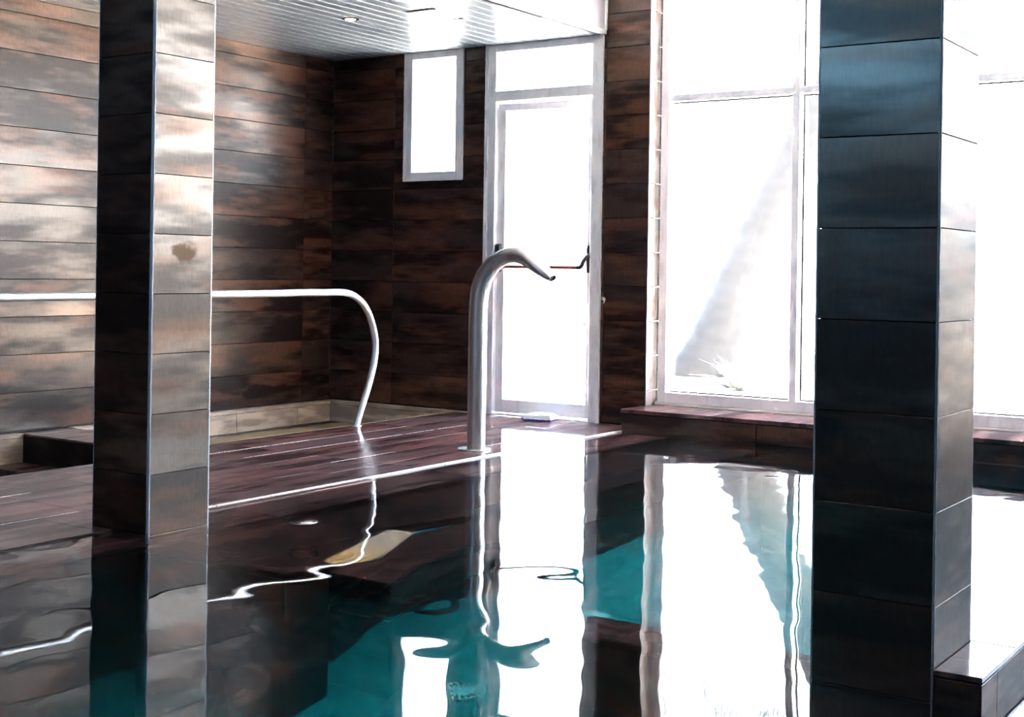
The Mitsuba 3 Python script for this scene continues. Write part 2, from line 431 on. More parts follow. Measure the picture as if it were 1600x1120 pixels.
rows_far = [XT, -5.29, -5.05, -4.83, -4.60, -4.365, XCH - 0.014]
offs = [5.75, 7.2, 6.2, 5.69, 6.6, 5.9]
for (xa, xb), o in zip(zip(rows_far[:-1], rows_far[1:]), offs):
    br = sorted({y for y in [4.89] + [o + 1.33 * k for k in range(-2, 3)] + [YB + 0.02] if 4.89 <= y <= YB + 0.02})
    floor_row(xa, xb, br)
rows_near = [-5.47, -4.985, -4.46, -4.066]
for j, (xa, xb) in enumerate(zip(rows_near[:-1], rows_near[1:])):
    floor_row(xa, xb, [YN, -1.2, 0.1, 1.3, 2.3, 3.53 if j == 1 else 3.3, 4.89])
floor_row(XL, XT, [4.89, 5.25])
for (xa, y0, y1) in [(-5.29, 4.9, 5.76), (-5.05, 5.0, 6.3), (-5.05, 6.36, 6.62), (-5.05, 6.66, 7.2), (-4.60, 5.17, 5.69), (-4.985, 3.36, 3.66), (-4.46, 3.0, 3.5), (-4.365, 6.2, 6.9)]:
    put(f + '__grout_line', bx(xa - 0.0035, xa + 0.0035, y0, y1, -0.008, 0.0009), 'pale_grout')
put(f + '__deck_edge', bx(XT - 0.012, XT, 5.25, YB, -0.03, 0.001), 'sand_stone')
# overflow channel: a raised pale stone line in pieces
yc = [3.66, 3.93, 4.25, 4.86, 5.5, 6.1, 6.7, YBENCH - 0.002]
for y0, y1 in zip(yc[:-1], yc[1:]):
    put(f + '__channel_stone', bx(XCH - 0.012, XCH + 0.012, y0 + 0.002, y1 - 0.002, -0.05, 0.004, 0.003), 'channel_stone')
yc = [YN, 0, 1.2, 2.2, 2.75, 3.335]
for y0, y1 in zip(yc[:-1], yc[1:]):
    put(f + '__channel_edge', bx(-4.062, -4.046, y0 + 0.002, y1 - 0.002, -0.05, -0.001, 0.003), 'dark_grout')
# overflow strip under a film of water, between channel and pool edge
put(f + '__strip_bed', prism([(XCH + 0.012, 3.3), (-4.046, 3.3), (-4.046, YN), (XE, YN), (XE, YBENCH), (XCH + 0.012, YBENCH)], -0.9, -0.026), 'dark_grout')
floor_row(XCH + 0.012, XE, [3.3, 4.3, 5.3, 6.3, YBENCH], z=-0.026)
floor_row(-4.046, XE, [YN, -1.0, 0.2, 1.4, 2.35, 3.3], z=-0.026)

# trench (wading channel) along the left wall, its ledge tiles and the pit with a step
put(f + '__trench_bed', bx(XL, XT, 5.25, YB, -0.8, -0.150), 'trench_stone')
put(f + '__pit_step', bx(XTL, -5.47, 4.66, 4.89, -0.8, -0.166, 0.004), 'deck_tile')
put(f + '__pit_bed', bx(XL, -5.47, YN, 4.66, -1.2, -0.42), 'deck_tile')
put(f + '__pit_riser', bx(XTL, XT, 4.888, 4.90, -0.42, -0.012), 'pool_tile')
b = thing('baseboard_left', 'low tiled ledge at the foot of the left wall', kind='structure')
put(b + '__core', bx(XL - 0.1, XTL - TK, YN, YB, -0.8, -0.009), 'dark_grout')
ye = [YN, -0.5, 0.9, 2.3, 3.7, 4.89]
tile_face(b, (XTL - TK, 0, 0), Y_, Z_, ye, [-0.168, -0.022], 'ledge_stone')
tile_face(b, (XTL - TK, 0, 0), Y_, Z_, ye, [-0.42, -0.168], 'deck_tile')
ye2 = [5.25, 5.98, 6.59, 7.195, YB - 0.07]
tile_face(b, (XTL - TK, 0, 0), Y_, Z_, ye2, [-0.152, -0.022], 'ledge_stone')
for y0, y1 in list(zip(ye[:-1], ye[1:])) + list(zip(ye2[:-1], ye2[1:])):
    tile(b, (XL, y0, -0.020), X_, Y_, XTL + 0.004 - XL, y1 - y0, 'ledge_stone', t=0.022, g=0.001, name='top_tile')
b = thing('baseboard_back', 'low tiled ledge at the foot of the back wall behind the handrail', kind='structure')
put(b + '__core', bx(XL, XT, YB - 0.07 + TK, YB + 0.1, -0.8, -0.009), 'dark_grout')
tile_face(b, (0, YB - 0.07 + TK, 0), X_, Z_, [XTL, -6.2, XT + 0.16], [-0.152, -0.022], 'ledge_stone')
for x0, x1 in ((XL, -6.2), (-6.2, -5.40)):
    tile(b, (x0, YB - 0.074, -0.020), X_, Y_, x1 - x0, 0.078, 'ledge_stone', t=0.022, g=0.001, name='top_tile')

# ------------------------------------------------------------------ pool
p_ = thing('swimming_pool', 'sunken indoor pool with dark tiled sides, submerged steps and a teal floor', 'pool')
put(p_ + '__left_side', bx(XE - 0.02, XE, YN, YBENCH, -1.5, -0.017, 0.002), 'pool_tile')
put(p_ + '__back_side', bx(XE - 0.02, XR, YBENCH, YBENCH + 0.05, -1.5, 0.0), 'pool_tile')
fx = np.arange(XE, XR + 0.9, 0.9)
fy = np.arange(YN, YBENCH + 0.9, 0.9) + 0.035
for x0 in fx[:-1]:
    for y0 in fy[:-1]:
        if y0 > 1.0 and x0 < 1.0:
            tile(p_, (x0, y0, -1.45), X_, Y_, 0.9, 0.9, 'teal_tile', t=0.012, c=0.003, g=0.002, name='floor_tile', jitter=0)
put(p_ + '__floor', bx(XE, XR, YN, YBENCH, -1.55, -1.444), 'teal_tile')
# submerged divider walls between the two columns
for (x0, x1, seg) in ((XE, -3.07, [XE, -3.45, -3.07]), (-2.0, -1.1, [-2.0, -1.84, -1.52, -1.236])):
    d = numbered(p_ + '__divider')
    scene[d] = mikit.ply(bx(x0, x1, 3.235 if x0 < -3 else 3.205, 3.45 if x0 < -3 else 3.40, -1.45, -0.036), 'pool_tile')
    ya, ym, yb_ = (3.235, 3.34, 3.45) if x0 < -3 else (3.205, 3.305, 3.40)
    for a0, a1 in zip(seg[:-1], seg[1:]):
        for y0, y1 in ((ya, ym), (ym, yb_)):
            tile(d, (a0, y0, -0.036), X_, Y_, a1 - a0, y1 - y0, 'submerged_tile', t=0.008, g=0.0012, name='tile', jitter=0)
step_l = Polygon([(XE, 3.45), (-3.225, 3.45), (-3.24, 3.62), (-3.40, 4.17), (-3.28, 4.60), (-3.18, 4.95), (-3.16, 7.3), (XE, 7.3)])
put(p_ + '__step', prism(step_l, -1.45, -0.165), 'pool_tile')
put(p_ + '__bench_step', prism([(-2.80, 3.45), (-2.875, 3.71), (-2.96, 4.12), (-3.02, 4.9), (-3.15, 4.9), (-3.19, 4.56), (-3.25, 4.14), (-3.065, 3.724 - 0.02), (-3.10, 3.55), (-3.07, 3.45)], -0.42, -0.172), 'pool_tile')
for q in ([(-2.803, 3.45), (-2.878, 3.707), (-3.068, 3.722), (-3.10, 3.56), (-3.07, 3.452)], [(-2.88, 3.712), (-2.962, 4.12), (-3.022, 4.9), (-3.148, 4.9), (-3.188, 4.56), (-3.248, 4.14), (-3.07, 3.727)]):
    put(p_ + '__bench_tile', prism(q, -0.172, -0.163), 'submerged_tile')
put(p_ + '__stone_tread', prism([(-3.245, 3.60), (-3.41, 4.18), (-3.262, 4.19), (-3.075, 3.73), (-3.11, 3.56)], -0.42, -0.20), 'step_stone')
put(p_ + '__teal_water_fill', prism([(-3.41, 4.185), (-3.29, 4.62), (-3.19, 4.95), (-3.15, 4.9), (-3.19, 4.56), (-3.262, 4.195)], -0.42, -0.30), 'pale_teal')  # added fill, coloured like lit deep water seen through the slit
# shallow shelf in front of the right column
put(p_ + '__shelf', bx(-1.236, XR, 2.2, 3.45, -1.45, -0.112), 'pool_tile')
put(p_ + '__footing', bx(-0.95, -0.832, 3.45, YBENCH, -1.45, -0.112), 'pool_tile')
for x0, x1 in ((-1.236, -1.088), (-1.088, -0.86), (-0.86, -0.3)):
    tile(p_, (x0, 2.2, -0.112), X_, Y_, x1 - x0, 1.0, 'submerged_tile', t=0.010, g=0.0016, name='shelf_tile', jitter=0)


def grid_lines(lo, a, b, hi, fine, coarse):
    return np.unique(np.r_[np.arange(lo, a, coarse), np.arange(a, b, fine), np.arange(b, hi, coarse), hi])


gx = grid_lines(XCH + 0.0115, XCH + 0.012, 0.2, XR, 0.020, 0.15)
gy = grid_lines(YN, 2.3, YBENCH - 0.001, YBENCH, 0.020, 0.15)
GX, GY = np.meshgrid(gx, gy, indexing='ij')
P2 = np.stack([GX, GY, GX * 0], -1)


def ripple(X, Y):
    # gentle ripples: stronger towards the far side, where the overflow keeps the water moving
    def nz(fx_, fy_, seed):
        return meshkit.noise(np.stack([X * fx_, Y * fy_, X * 0 + seed], -1), seed) - 0.5
    a = X * 0.59 - Y * 0.81
    b = X * 0.81 + Y * 0.59
    far = 0.8 + 0.7 * np.clip((Y - 4.0) / 3.0, 0, 1)
    h = far * (0.00125 * nz(6.4, 6.4, 11) + 0.0006 * nz(3.1, 3.1, 13))
    h += far * 0.0006 * (meshkit.noise(np.stack([b * 4.0 + 3, a * 9.0, X * 0 + 2], -1), 12) - 0.5)
    h += 0.0009 * nz(0.9, 0.9, 22)
    return h


H = ripple(GX, GY)
nx, ny = GX.shape
idx = np.arange(nx * ny).reshape(nx, ny)
quads = np.stack([idx[:-1, :-1], idx[1:, :-1], idx[1:, 1:], idx[:-1, 1:]], -1).reshape(-1, 4)
keepc = ~((GX[:-1, :-1] < -4.05) & (GY[:-1, :-1] < 3.3)).reshape(-1)
wt = thing('pool_water', 'clear still water filling the pool, mirroring the windows in gentle ripples', 'water', kind='stuff')
wm = trimesh.Trimesh(np.stack([GX, GY, WZ + H], -1).reshape(-1, 3), np.vstack([quads[keepc][:, [0, 1, 2]], quads[keepc][:, [0, 2, 3]]]), process=False)
scene[wt] = mikit.ply(wm, 'pool_water_bsdf', True, interior={'type': 'homogeneous', 'albedo': rgb(0.02, 0.74, 0.80), 'sigma_t': 0.035})

# ------------------------------------------------------------------ tiled bench below the big window
b = thing('trim_2', 'low tiled sill bench under the big window', kind='structure')
put(b + '__core', bx(-4.129 + TK, XR, YBENCH + TK, YW + 0.02, -1.3, 0.112), 'dark_grout')
tile_face(b, (0, YBENCH + TK, 0), X_, Z_, [-4.129, -3.222, -2.31, -1.40, -0.49, 0.42, 1.33, 2.24, XR], [-0.12, 0.110], 'wall_tile')
put(b + '__end_tile', bx(-4.129, -4.129 + TK, YBENCH + 0.004, YB - 0.002, -0.005, 0.110), 'wall_tile')
xs = [-4.135] + [-3.84 + 0.302 * k for k in range(0, 13)] + [0.4, 1.4, 2.4, XR]
for a0, a1 in zip(xs[:-1], xs[1:]):
    tile(b, (a0, YBENCH - 0.006, 0.114), X_, Y_, a1 - a0, YW + 0.02 - YBENCH + (0.006 if a0 > -4.12 else -0.12 + 0.006), 'deck_tile', t=0.024, g=0.001, c=0.002, name='top_tile', jitter=0.0003)
tile(b, (XWL, YB - 0.003, 0.114), X_, Y_, -3.84 - XWL, YW + 0.02 - YB, 'deck_tile', t=0.0238, g=0.001, c=0.002, name='top_tile', jitter=0.0)
put(b + '__sealant', bx(-4.10, XR, YW - 0.010, YW + 0.003, 0.136, 0.149, 0.002), 'channel_stone')

# ------------------------------------------------------------------ windows and door
def pane(key, x0, x1, z0, z1, y, glass='pane_glass'):
    m = trimesh.Trimesh([(x0, y, z0), (x1, y, z0), (x1, y, z1), (x0, y, z1)], [(0, 1, 2), (0, 2, 3)], process=False)
    put(key, m, glass)


w = thing('window_1', 'narrow upright window in a grey aluminium frame beside the door', kind='structure')
x0, x1, z0, z1 = WIN1
ya, yb_ = YB - 0.014, YB + 0.075
put(w + '__frame', cat(bx(x0, x0 + 0.070, ya, yb_, z0, z1, 0.003), bx(x1 - 0.065, x1, ya, yb_, z0, z1, 0.003),
                       bx(x0 + 0.06, x1 - 0.06, ya + 0.002, yb_, z0, z0 + 0.060, 0.003), bx(x0 + 0.06, x1 - 0.06, ya + 0.002, yb_, z1 - 0.050, z1, 0.003)), 'frame_aluminium')
put(w + '__bead', cat(bx(x0 - 0.004, x0 + 0.016, ya - 0.004, ya + 0.004, z0 - 0.004, z1), bx(x1 - 0.016, x1 + 0.004, ya - 0.004, ya + 0.004, z0 - 0.004, z1),
                      bx(x0, x1, ya - 0.004, ya + 0.004, z0 - 0.004, z0 + 0.014)), 'frame_aluminium')
pane(w + '__pane', x0 + 0.06, x1 - 0.06, z0 + 0.05, z1 - 0.04, YB + 0.05)

w = thing('window_2', 'tall window wall of large panes in grey aluminium frames', kind='structure')
ztop = 3.04
yg = YW + 0.075
MUL = [-4.060] + [-3.165 + 0.915 * k for k in range(0, 8)]
MUL = [m for m in MUL if m < XR - 0.05] + [XR - 0.02]
for i_, mx in enumerate(MUL):
    hw = 0.028 if i_ == 0 else 0.0225
    put(w + '__mullion', bx(mx - hw, mx + hw, YW, YW + 0.11, 0.140, ztop, 0.002), 'frame_aluminium')
for a0, a1 in zip(MUL[:-1], MUL[1:]):
    put(w + '__bottom_rail', bx(a0 + 0.02, a1 - 0.02, YW + 0.002, YW + 0.108, 0.146, 0.221, 0.002), 'frame_aluminium')
    put(w + '__transom', bx(a0 + 0.02, a1 - 0.02, YW + 0.002, YW + 0.108, 2.099, 2.140, 0.002), 'frame_aluminium')
    put(w + '__top_rail', bx(a0 + 0.02, a1 - 0.02, YW + 0.002, YW + 0.108, ztop - 0.05, ztop, 0.002), 'frame_aluminium')
    for z0, z1 in ((0.221, 2.099), (2.140, ztop - 0.05)):
        e = 0.0065
        q0, q1 = a0 + 0.022, a1 - 0.022
        put(w + '__gasket', cat(bx(q0, q0 + e, yg - 0.004, yg + 0.004, z0, z1), bx(q1 - e, q1, yg - 0.004, yg + 0.004, z0, z1),
                                bx(q0 + e, q1 - e, yg - 0.004, yg + 0.004, z0, z0 + e), bx(q0 + e, q1 - e, yg - 0.004, yg + 0.004, z1 - e, z1)), 'gasket_rubber')
        pane(w + '__pane', q0, q1, z0, z1, yg)

w = thing('added_window_3', 'high band of blue tinted panes added in the rear wall, unseen behind the viewer, for fill light and a blue column sheen', kind='structure')
xm = np.linspace(RW[0], RW[1], 4)
for a0, a1 in zip(xm[:-1], xm[1:]):
    put(w + '__frame', cat(bx(a0, a0 + 0.04, YN - 0.12, YN - 0.04, RW[2], RW[3]), bx(a1 - 0.04, a1, YN - 0.12, YN - 0.04, RW[2], RW[3]),
                           bx(a0 + 0.04, a1 - 0.04, YN - 0.12, YN - 0.04, RW[2], RW[2] + 0.04), bx(a0 + 0.04, a1 - 0.04, YN - 0.12, YN - 0.04, RW[3] - 0.04, RW[3])), 'frame_aluminium')
    pane(w + '__pane', a0 + 0.03, a1 - 0.03, RW[2] + 0.03, RW[3] - 0.03, YN - 0.08, 'tinted_glass')

d = thing('door_1', 'grey aluminium glazed exit door with a transom light above', kind='structure')
x0, x1 = DOOR[:2]
ya, yb_ = YB - 0.016, YB + 0.085
put(d + '__frame', cat(bx(x0, x0 + 0.086, ya, yb_, -0.008, ZC, 0.003), bx(x1 - 0.080, x1, ya, yb_, -0.008, ZC, 0.003),
                       bx(x0 + 0.08, x1 - 0.07, ya + 0.002, yb_, 2.497, ZC, 0.003), bx(x0 + 0.08, x1 - 0.07, ya + 0.002, yb_, 2.158, 2.228, 0.003)), 'frame_aluminium')
put(d + '__bead', cat(bx(x0 - 0.004, x0 + 0.024, ya - 0.005, ya + 0.003, -0.006, ZC), bx(x1 - 0.022, x1 + 0.004, ya - 0.005, ya + 0.003, -0.006, ZC)), 'frame_aluminium')
pane(d + '__transom_pane', x0 + 0.08, x1 - 0.07, 2.22, 2.50, YB + 0.05)
put(d + '__threshold', bx(x0 + 0.08, x1 - 0.075, YB + 0.0, YB + 0.10, -0.03, 0.006, 0.002), 'frame_aluminium')
# leaf, hung on its left edge and standing a little open, outwards
hx, hy = x0 + 0.092, YB + 0.012
A = math.radians(3.2)
ML = np.array([[math.cos(A), -math.sin(A), 0, hx], [math.sin(A), math.cos(A), 0, hy], [0, 0, 1, 0], [0, 0, 0, 1.0]])
LW = 0.765


def on_leaf(m):
    m = m.copy(); m.apply_transform(ML); return m


lf = put(d + '__leaf', on_leaf(cat(bx(0, 0.060, 0, 0.045, 0.014, 2.142, 0.003), bx(LW - 0.060, LW, 0, 0.045, 0.014, 2.142, 0.003),
                                   bx(0.05, LW - 0.05, 0.002, 0.045, 0.014, 0.104, 0.003), bx(0.05, LW - 0.05, 0.002, 0.045, 2.092, 2.142, 0.003))), 'frame_aluminium')
put(d + '__leaf_pane', on_leaf(trimesh.Trimesh([(0.055, 0.03, 0.10), (LW - 0.055, 0.03, 0.10), (LW - 0.055, 0.03, 2.10), (0.055, 0.03, 2.10)], [(0, 1, 2), (0, 2, 3)], process=False)), 'pane_glass')


def bracket(sx):
    prof = [(0.0, 0.985), (0.026, 0.985), (0.030, 1.02), (0.034, 1.08), (0.024, 1.165), (0.008, 1.175), (0.0, 1.17)]
    m = trimesh.creation.extrude_polygon(Polygon(prof), 0.036, engine='earcut')
    # profile (depth, height) -> (-y, z), extruded along x
    m.apply_transform(np.array([[0, 0, 1, sx - 0.018], [-1, 0, 0, 0.0], [0, 1, 0, 0], [0, 0, 0, 1.0]]))
    return m


# push bar: red tube between two black pivots
put(d + '__push_bar', on_leaf(tube([(0.03 + 0.002 + k * (LW - 0.10) / 20, -0.095, 1.018) for k in range(21)], 0.0105)), 'red_paint', smooth=40)
for sx, dx in ((0.020, 1), (LW - 0.030, -1)):
    put(d + '__push_bar_bracket', on_leaf(bracket(sx)), 'black_plastic')
    arm = spline([(sx, -0.022, 1.105), (sx - dx * 0.002 + dx * 0.004, -0.055, 1.090), (sx + dx * 0.018, -0.078, 1.055), (sx + dx * 0.026, -0.092, 1.025), (sx + dx * 0.05, -0.095, 1.018)], 24)
    put(d + '__push_bar_arm', on_leaf(tube(arm, 0.0135)), 'black_plastic', smooth=40)

# ------------------------------------------------------------------ columns
def column(key, label, xf, yf, wx, wy, zbase, edge_r, ztiles):
    k = thing(key, label, 'column')
    x0, x1, y0, y1 = xf - wx, xf, yf, yf + wy
    put(k + '__core', bx(x0 + TK, x1 - TK, y0 + TK, y1 - TK, zbase - 0.004, ZH), 'dark_grout')
    zs = courses(0.0, zbase, ZH)
    tile_face(k, (x1 - TK, 0, 0), Y_, Z_, [y0 + edge_r, y1 - edge_r], zs, 'column_tile', g=0.0008, c=0.0010, jitter=0.0003)
    tile_face(k, (0, y0 + TK, 0), X_, Z_, [x0 + edge_r, x1 - edge_r], zs, 'column_tile', g=0.0008, c=0.0010, jitter=0.0003)
    tile_face(k, (x0 + TK, 0, 0), (0, -1, 0), Z_, [-y1 + edge_r, -y0 - edge_r], zs, 'column_tile', g=0.0008, c=0.0010, jitter=0.0003)
    tile_face(k, (0, y1 - TK, 0), (-1, 0, 0), Z_, [-x1 + edge_r, -x0 - edge_r], zs, 'column_tile', g=0.0008, c=0.0010, jitter=0.0003)
    for cx, cy in ((x1, y0), (x1, y1), (x0, y0), (x0, y1)):
        sx, sy = (-1 if cx == x1 else 1), (-1 if cy == y1 else 1)
        m = tube([(cx + sx * edge_r, cy + sy * edge_r, z) for z in np.linspace(zbase, ZH, 3)], edge_r, n=16)
        put(k + '__corner_trim', m, 'edge_trim', smooth=40)
    return k


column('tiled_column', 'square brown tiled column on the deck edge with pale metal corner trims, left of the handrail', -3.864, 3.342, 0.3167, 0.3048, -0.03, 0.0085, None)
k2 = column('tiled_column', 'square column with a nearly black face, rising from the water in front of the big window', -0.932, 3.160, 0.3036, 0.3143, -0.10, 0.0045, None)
cb = thing('tiled_curb', 'low wet tiled curb running back from the foot of the near black column', 'curb')
put(cb + '__core', prism([(-0.931, 3.160 + TK), (-0.822 - TK, 3.160 + TK), (-0.822 - TK, YBENCH), (-0.96 + TK, YBENCH), (-0.96 + TK, 3.476), (-0.931, 3.476)], -0.111, 0.064), 'dark_grout')
yb = [3.160, 3.30, 4.5, 5.7, 6.6, YBENCH]
tile_face(cb, (-0.822 - TK, 0, 0), Y_, Z_, yb, [-0.11, 0.062], 'column_tile')
tile_face(cb, (-0.96 + TK, 0, 0), (0, -1, 0), Z_, [-v for v in yb[::-1]][:-1] + [-3.4743], [-0.11, 0.062], 'column_tile')
tile_face(cb, (0, 3.160 + TK, 0), X_, Z_, [-0.932, -0.822], [-0.11, 0.062], 'column_tile')
for y0, y1 in zip(yb[:-1], yb[1:]):
    if y0 < 3.47:
        tile(cb, (-0.932, y0, 0.066), X_, Y_, 0.112, min(y1, 3.4743) - y0, 'deck_tile', t=0.012, g=0.001, name='top_tile')
    if y1 > 3.4743:
        tile(cb, (-0.962, max(y0, 3.4743), 0.066), X_, Y_, 0.142, y1 - max(y0, 3.4743), 'deck_tile', t=0.012, g=0.001, name='top_tile')

# ------------------------------------------------------------------ handrail
h = thing('handrail', 'bright steel tube handrail along the sunken channel, bending down to the deck', 'handrail')
X = -5.53
end = [(X, 5.8, 0.840), (X, 6.05, 0.843), (X, 6.20, 0.843), (X, 6.34, 0.838), (X, 6.44, 0.806), (X, 6.53, 0.735), (X, 6.592, 0.630), (X, 6.624, 0.50), (X, 6.612, 0.40), (X, 6.578, 0.29), (X, 6.53, 0.18), (X, 6.447, -0.004)]
path = np.vstack([[(X, 3.05, 0.0), (X, 3.02, 0.3), (X, 3.02, 0.6)], spline([(X, 3.02, 0.65), (X, 3.05, 0.76), (X, 3.15, 0.82), (X, 3.3, 0.832), (X, 3.5, 0.833)], 14), [(X, 4.2, 0.834), (X, 5.0, 0.838)], spline(end, 60)])
put(h + '__tube', tube(path, 0.0212, n=20), 'rail_steel', smooth=50)
put(h + '__foot_flange', moved(disc(0.034, 0, 0.006, 0.002), X, 6.449, 0.0), 'rail_steel', smooth=40)
put(h + '__foot_flange', moved(disc(0.045, 0, 0.008, 0.002), X + 0.0, 3.05, 0.0), 'rail_steel', smooth=40)

# ------------------------------------------------------------------ water spout
s = thing('water_spout', 'tall swan-neck stainless steel water spout on the pool edge in front of the door', 'water spout')
yS = 6.03
cl = [(-4.303, 0.0, .0515), (-4.303, 0.3, .0515), (-4.303, 0.62, .0515), (-4.299, 0.83, .0515), (-4.288, 0.90, .0515), (-4.262, 0.962, .050), (-4.218, 1.016, .046), (-4.155, 1.058, .044),
      (-4.08, 1.079, .0425), (-4.02, 1.073, .0435), (-3.965, 1.052, .0435), (-3.91, 1.017, .0385), (-3.86, 0.981, .029), (-3.822, 0.955, .018)]
sp = spline([(a, yS, z, r) for a, z, r in cl], 90)
sq = np.interp(np.linspace(0, 1, 90), [0, 0.62, 0.8, 1], [1, 1, 1.1, 1.9])
put(s + '__pipe', tube(sp[:, :3], sp[:, 3], n=28, caps=False, squash=sq), 'steel', smooth=60)
tip = sp[-1]
dirv = sp[-1, :3] - sp[-3, :3]
dirv /= np.linalg.norm(dirv)
put(s + '__nozzle', tube([tip[:3] - dirv * 0.012, tip[:3] - dirv * 0.008], float(tip[3]) * 0.97, n=28, squash=[1.9, 1.9]), 'black_plastic')
put(s + '__base_flange', moved(disc(0.092, 0.0, 0.010, 0.003), -4.318, yS, 0.0), 'steel', smooth=40)

# ------------------------------------------------------------------ small things
bg = thing('plastic_bag', 'small folded white and blue plastic packet lying on the floor before the door', 'packet')
u_, v_ = np.meshgrid(np.linspace(-1, 1, 28), np.linspace(-1, 1, 22), indexing='ij')


def pillow(hx_, hy_, t, seed):
    e = np.clip(1 - np.maximum(abs(u_), abs(v_)) ** 6, 0, 1) ** 0.5
    n = meshkit.fbm(np.stack([u_ * 1.6, v_ * 1.6, u_ * 0], -1), 3, seed) - 0.5
    top = 0.012 + e * (t + 0.020 * n)
    V = np.vstack([np.stack([u_ * hx_, v_ * hy_, top], -1).reshape(-1, 3), np.stack([u_ * hx_ * 0.98, v_ * hy_ * 0.98, 0 * top + 0.0005], -1).reshape(-1, 3)])
    I = np.arange(28 * 22).reshape(28, 22)
    Q = np.stack([I[:-1, :-1], I[1:, :-1], I[1:, 1:], I[:-1, 1:]], -1).reshape(-1, 4)
    F = [Q, Q[:, ::-1] + 28 * 22]
    ring = np.r_[I[:, 0], I[-1, 1:], I[-2::-1, -1], I[0, -2:0:-1]]
    r2 = np.roll(ring, -1)
    F.append(np.stack([ring, ring + 616, r2 + 616, r2], -1))
    Q = np.vstack(F)
    return trimesh.Trimesh(V, np.vstack([Q[:, [0, 1, 2]], Q[:, [0, 2, 3]]]), process=False)


m = pillow(0.098, 0.080, 0.036, 4)
m.apply_transform(trimesh.transformations.rotation_matrix(math.radians(14), (0, 0, 1)))
put(bg + '__pouch', moved(m, -4.835, 7.505, 0.0), 'bag_film', smooth=50)
m = pillow(0.050, 0.026, 0.008, 9)
m.apply_transform(trimesh.transformations.rotation_matrix(math.radians(-8), (0, 1, 0)))
m.apply_transform(trimesh.transformations.rotation_matrix(math.radians(52), (0, 0, 1)))
put(bg + '__folded_flap', moved(m, -4.905, 7.475, 0.008), 'bag_print', smooth=50)

hk = thing('wall_hook', 'tiny chrome double hook on the dark pier right of the door', 'hook')
hy_ = YB - 0.001
put(hk + '__plate', moved(trimesh.creation.cylinder(0.011, 0.006, sections=20, transform=np.array([[1, 0, 0, 0], [0, 0, 1, 0], [0, -1, 0, 0], [0, 0, 0, 1.0]])), -4.424, hy_ - 0.003, 0.815), 'rail_steel', smooth=40)
ang = np.linspace(-1.2, 3.9, 24)
put(hk + '__curl', tube([(-4.424 + 0.012 * math.cos(t) - 0.004, hy_ - 0.016, 0.818 + 0.010 * math.sin(t)) for t in ang], 0.0032, n=10), 'rail_steel', smooth=40)
put(hk + '__tail', tube(spline([(-4.424 + 0.006, hy_ - 0.008, 0.812), (-4.412, hy_ - 0.018, 0.808), (-4.412, hy_ - 0.022, 0.796), (-4.424, hy_ - 0.02, 0.788)], 14), 0.003, n=10), 'rail_steel', smooth=40)

dl = thing('downlight', 'small round recessed downlight in the slatted ceiling', 'ceiling light')
put(dl + '__ring', moved(trimesh.creation.revolve(np.array([(0.036, 0.012), (0.050, 0.012), (0.056, -0.001), (0.050, -0.004), (0.036, -0.003)]), sections=32), -5.552, 6.36, ZC), 'gasket_rubber', smooth=40)
lamp = moved(trimesh.creation.revolve(np.array([(0.0, -0.014), (0.02, -0.0125), (0.033, -0.006), (0.037, 0.004), (0.03, 0.012), (0.0, 0.012)]), sections=32), -5.552, 6.36, ZC)
put(dl + '__lens', lamp, 'lamp_glow', smooth=50, emitter={'type': 'area', 'radiance': rgb(0.045, 0.040, 0.032)})

cv = thing('ceiling_vent', 'flat white rectangular vent cover with dark end slots in the slatted ceiling', 'vent')
put(cv + '__cover', bx(-5.065, -4.905, 6.37, 6.655, ZC - 0.003, ZC + 0.002, 0.001), 'white_trim')
put(cv + '__slot', bx(-5.095, -4.885, 6.335, 6.368, ZC - 0.005, ZC + 0.002), 'gasket_rubber')
put(cv + '__slot', bx(-5.06, -4.925, 6.656, 6.700, ZC - 0.005, ZC + 0.002), 'gasket_rubber')
for i_ in range(6):
    put(cv + '__louver', bx(-5.05 + i_ * 0.020, -5.046 + i_ * 0.020, 6.660, 6.689, ZC - 0.0060, ZC), 'white_trim')


def pool_light(label, x, y, z, r, lens='steel'):
    k = thing('pool_light', label, 'pool light')
    put(k + '__rim', moved(trimesh.creation.revolve(np.array([(r * 0.72, 0.0), (r, 0.0), (r, 0.008), (r * 0.9, 0.016), (r * 0.72, 0.018)]), sections=36), x, y, z), 'steel' if lens == 'steel' else 'pool_tile', smooth=40)
    prof = [(r * 0.74 * math.cos(t), 0.010 + r * 0.30 * math.sin(t)) for t in np.linspace(0, math.pi / 2, 8)]
    prof = [(r * 0.74, 0.0)] + prof[:-1] + [(0.0, prof[-1][1])]
    put(k + '__lens', moved(trimesh.creation.revolve(np.array(prof), sections=36), x, y, z), lens, smooth=40)


pool_light('round steel underwater lamp on the shallow step near the pool edge', -3.725, 4.03, -0.165, 0.062)
pool_light('dim round underwater lamp on the deep floor beyond the drain grate', -3.345, 4.398, -1.438, 0.11, 'teal_tile')
k = thing('pool_jet', 'pale teal round fitting behind the submerged divider wall', 'pool fitting')
put(k + '__cap', moved(trimesh.creation.revolve(np.array([(0.0, 0.03), (0.03, 0.028), (0.05, 0.018), (0.058, 0.0), (0.058, -0.12), (0, -0.12)][::-1]), sections=32), -2.03, 3.462, -0.11), 'grate_plastic', smooth=40)

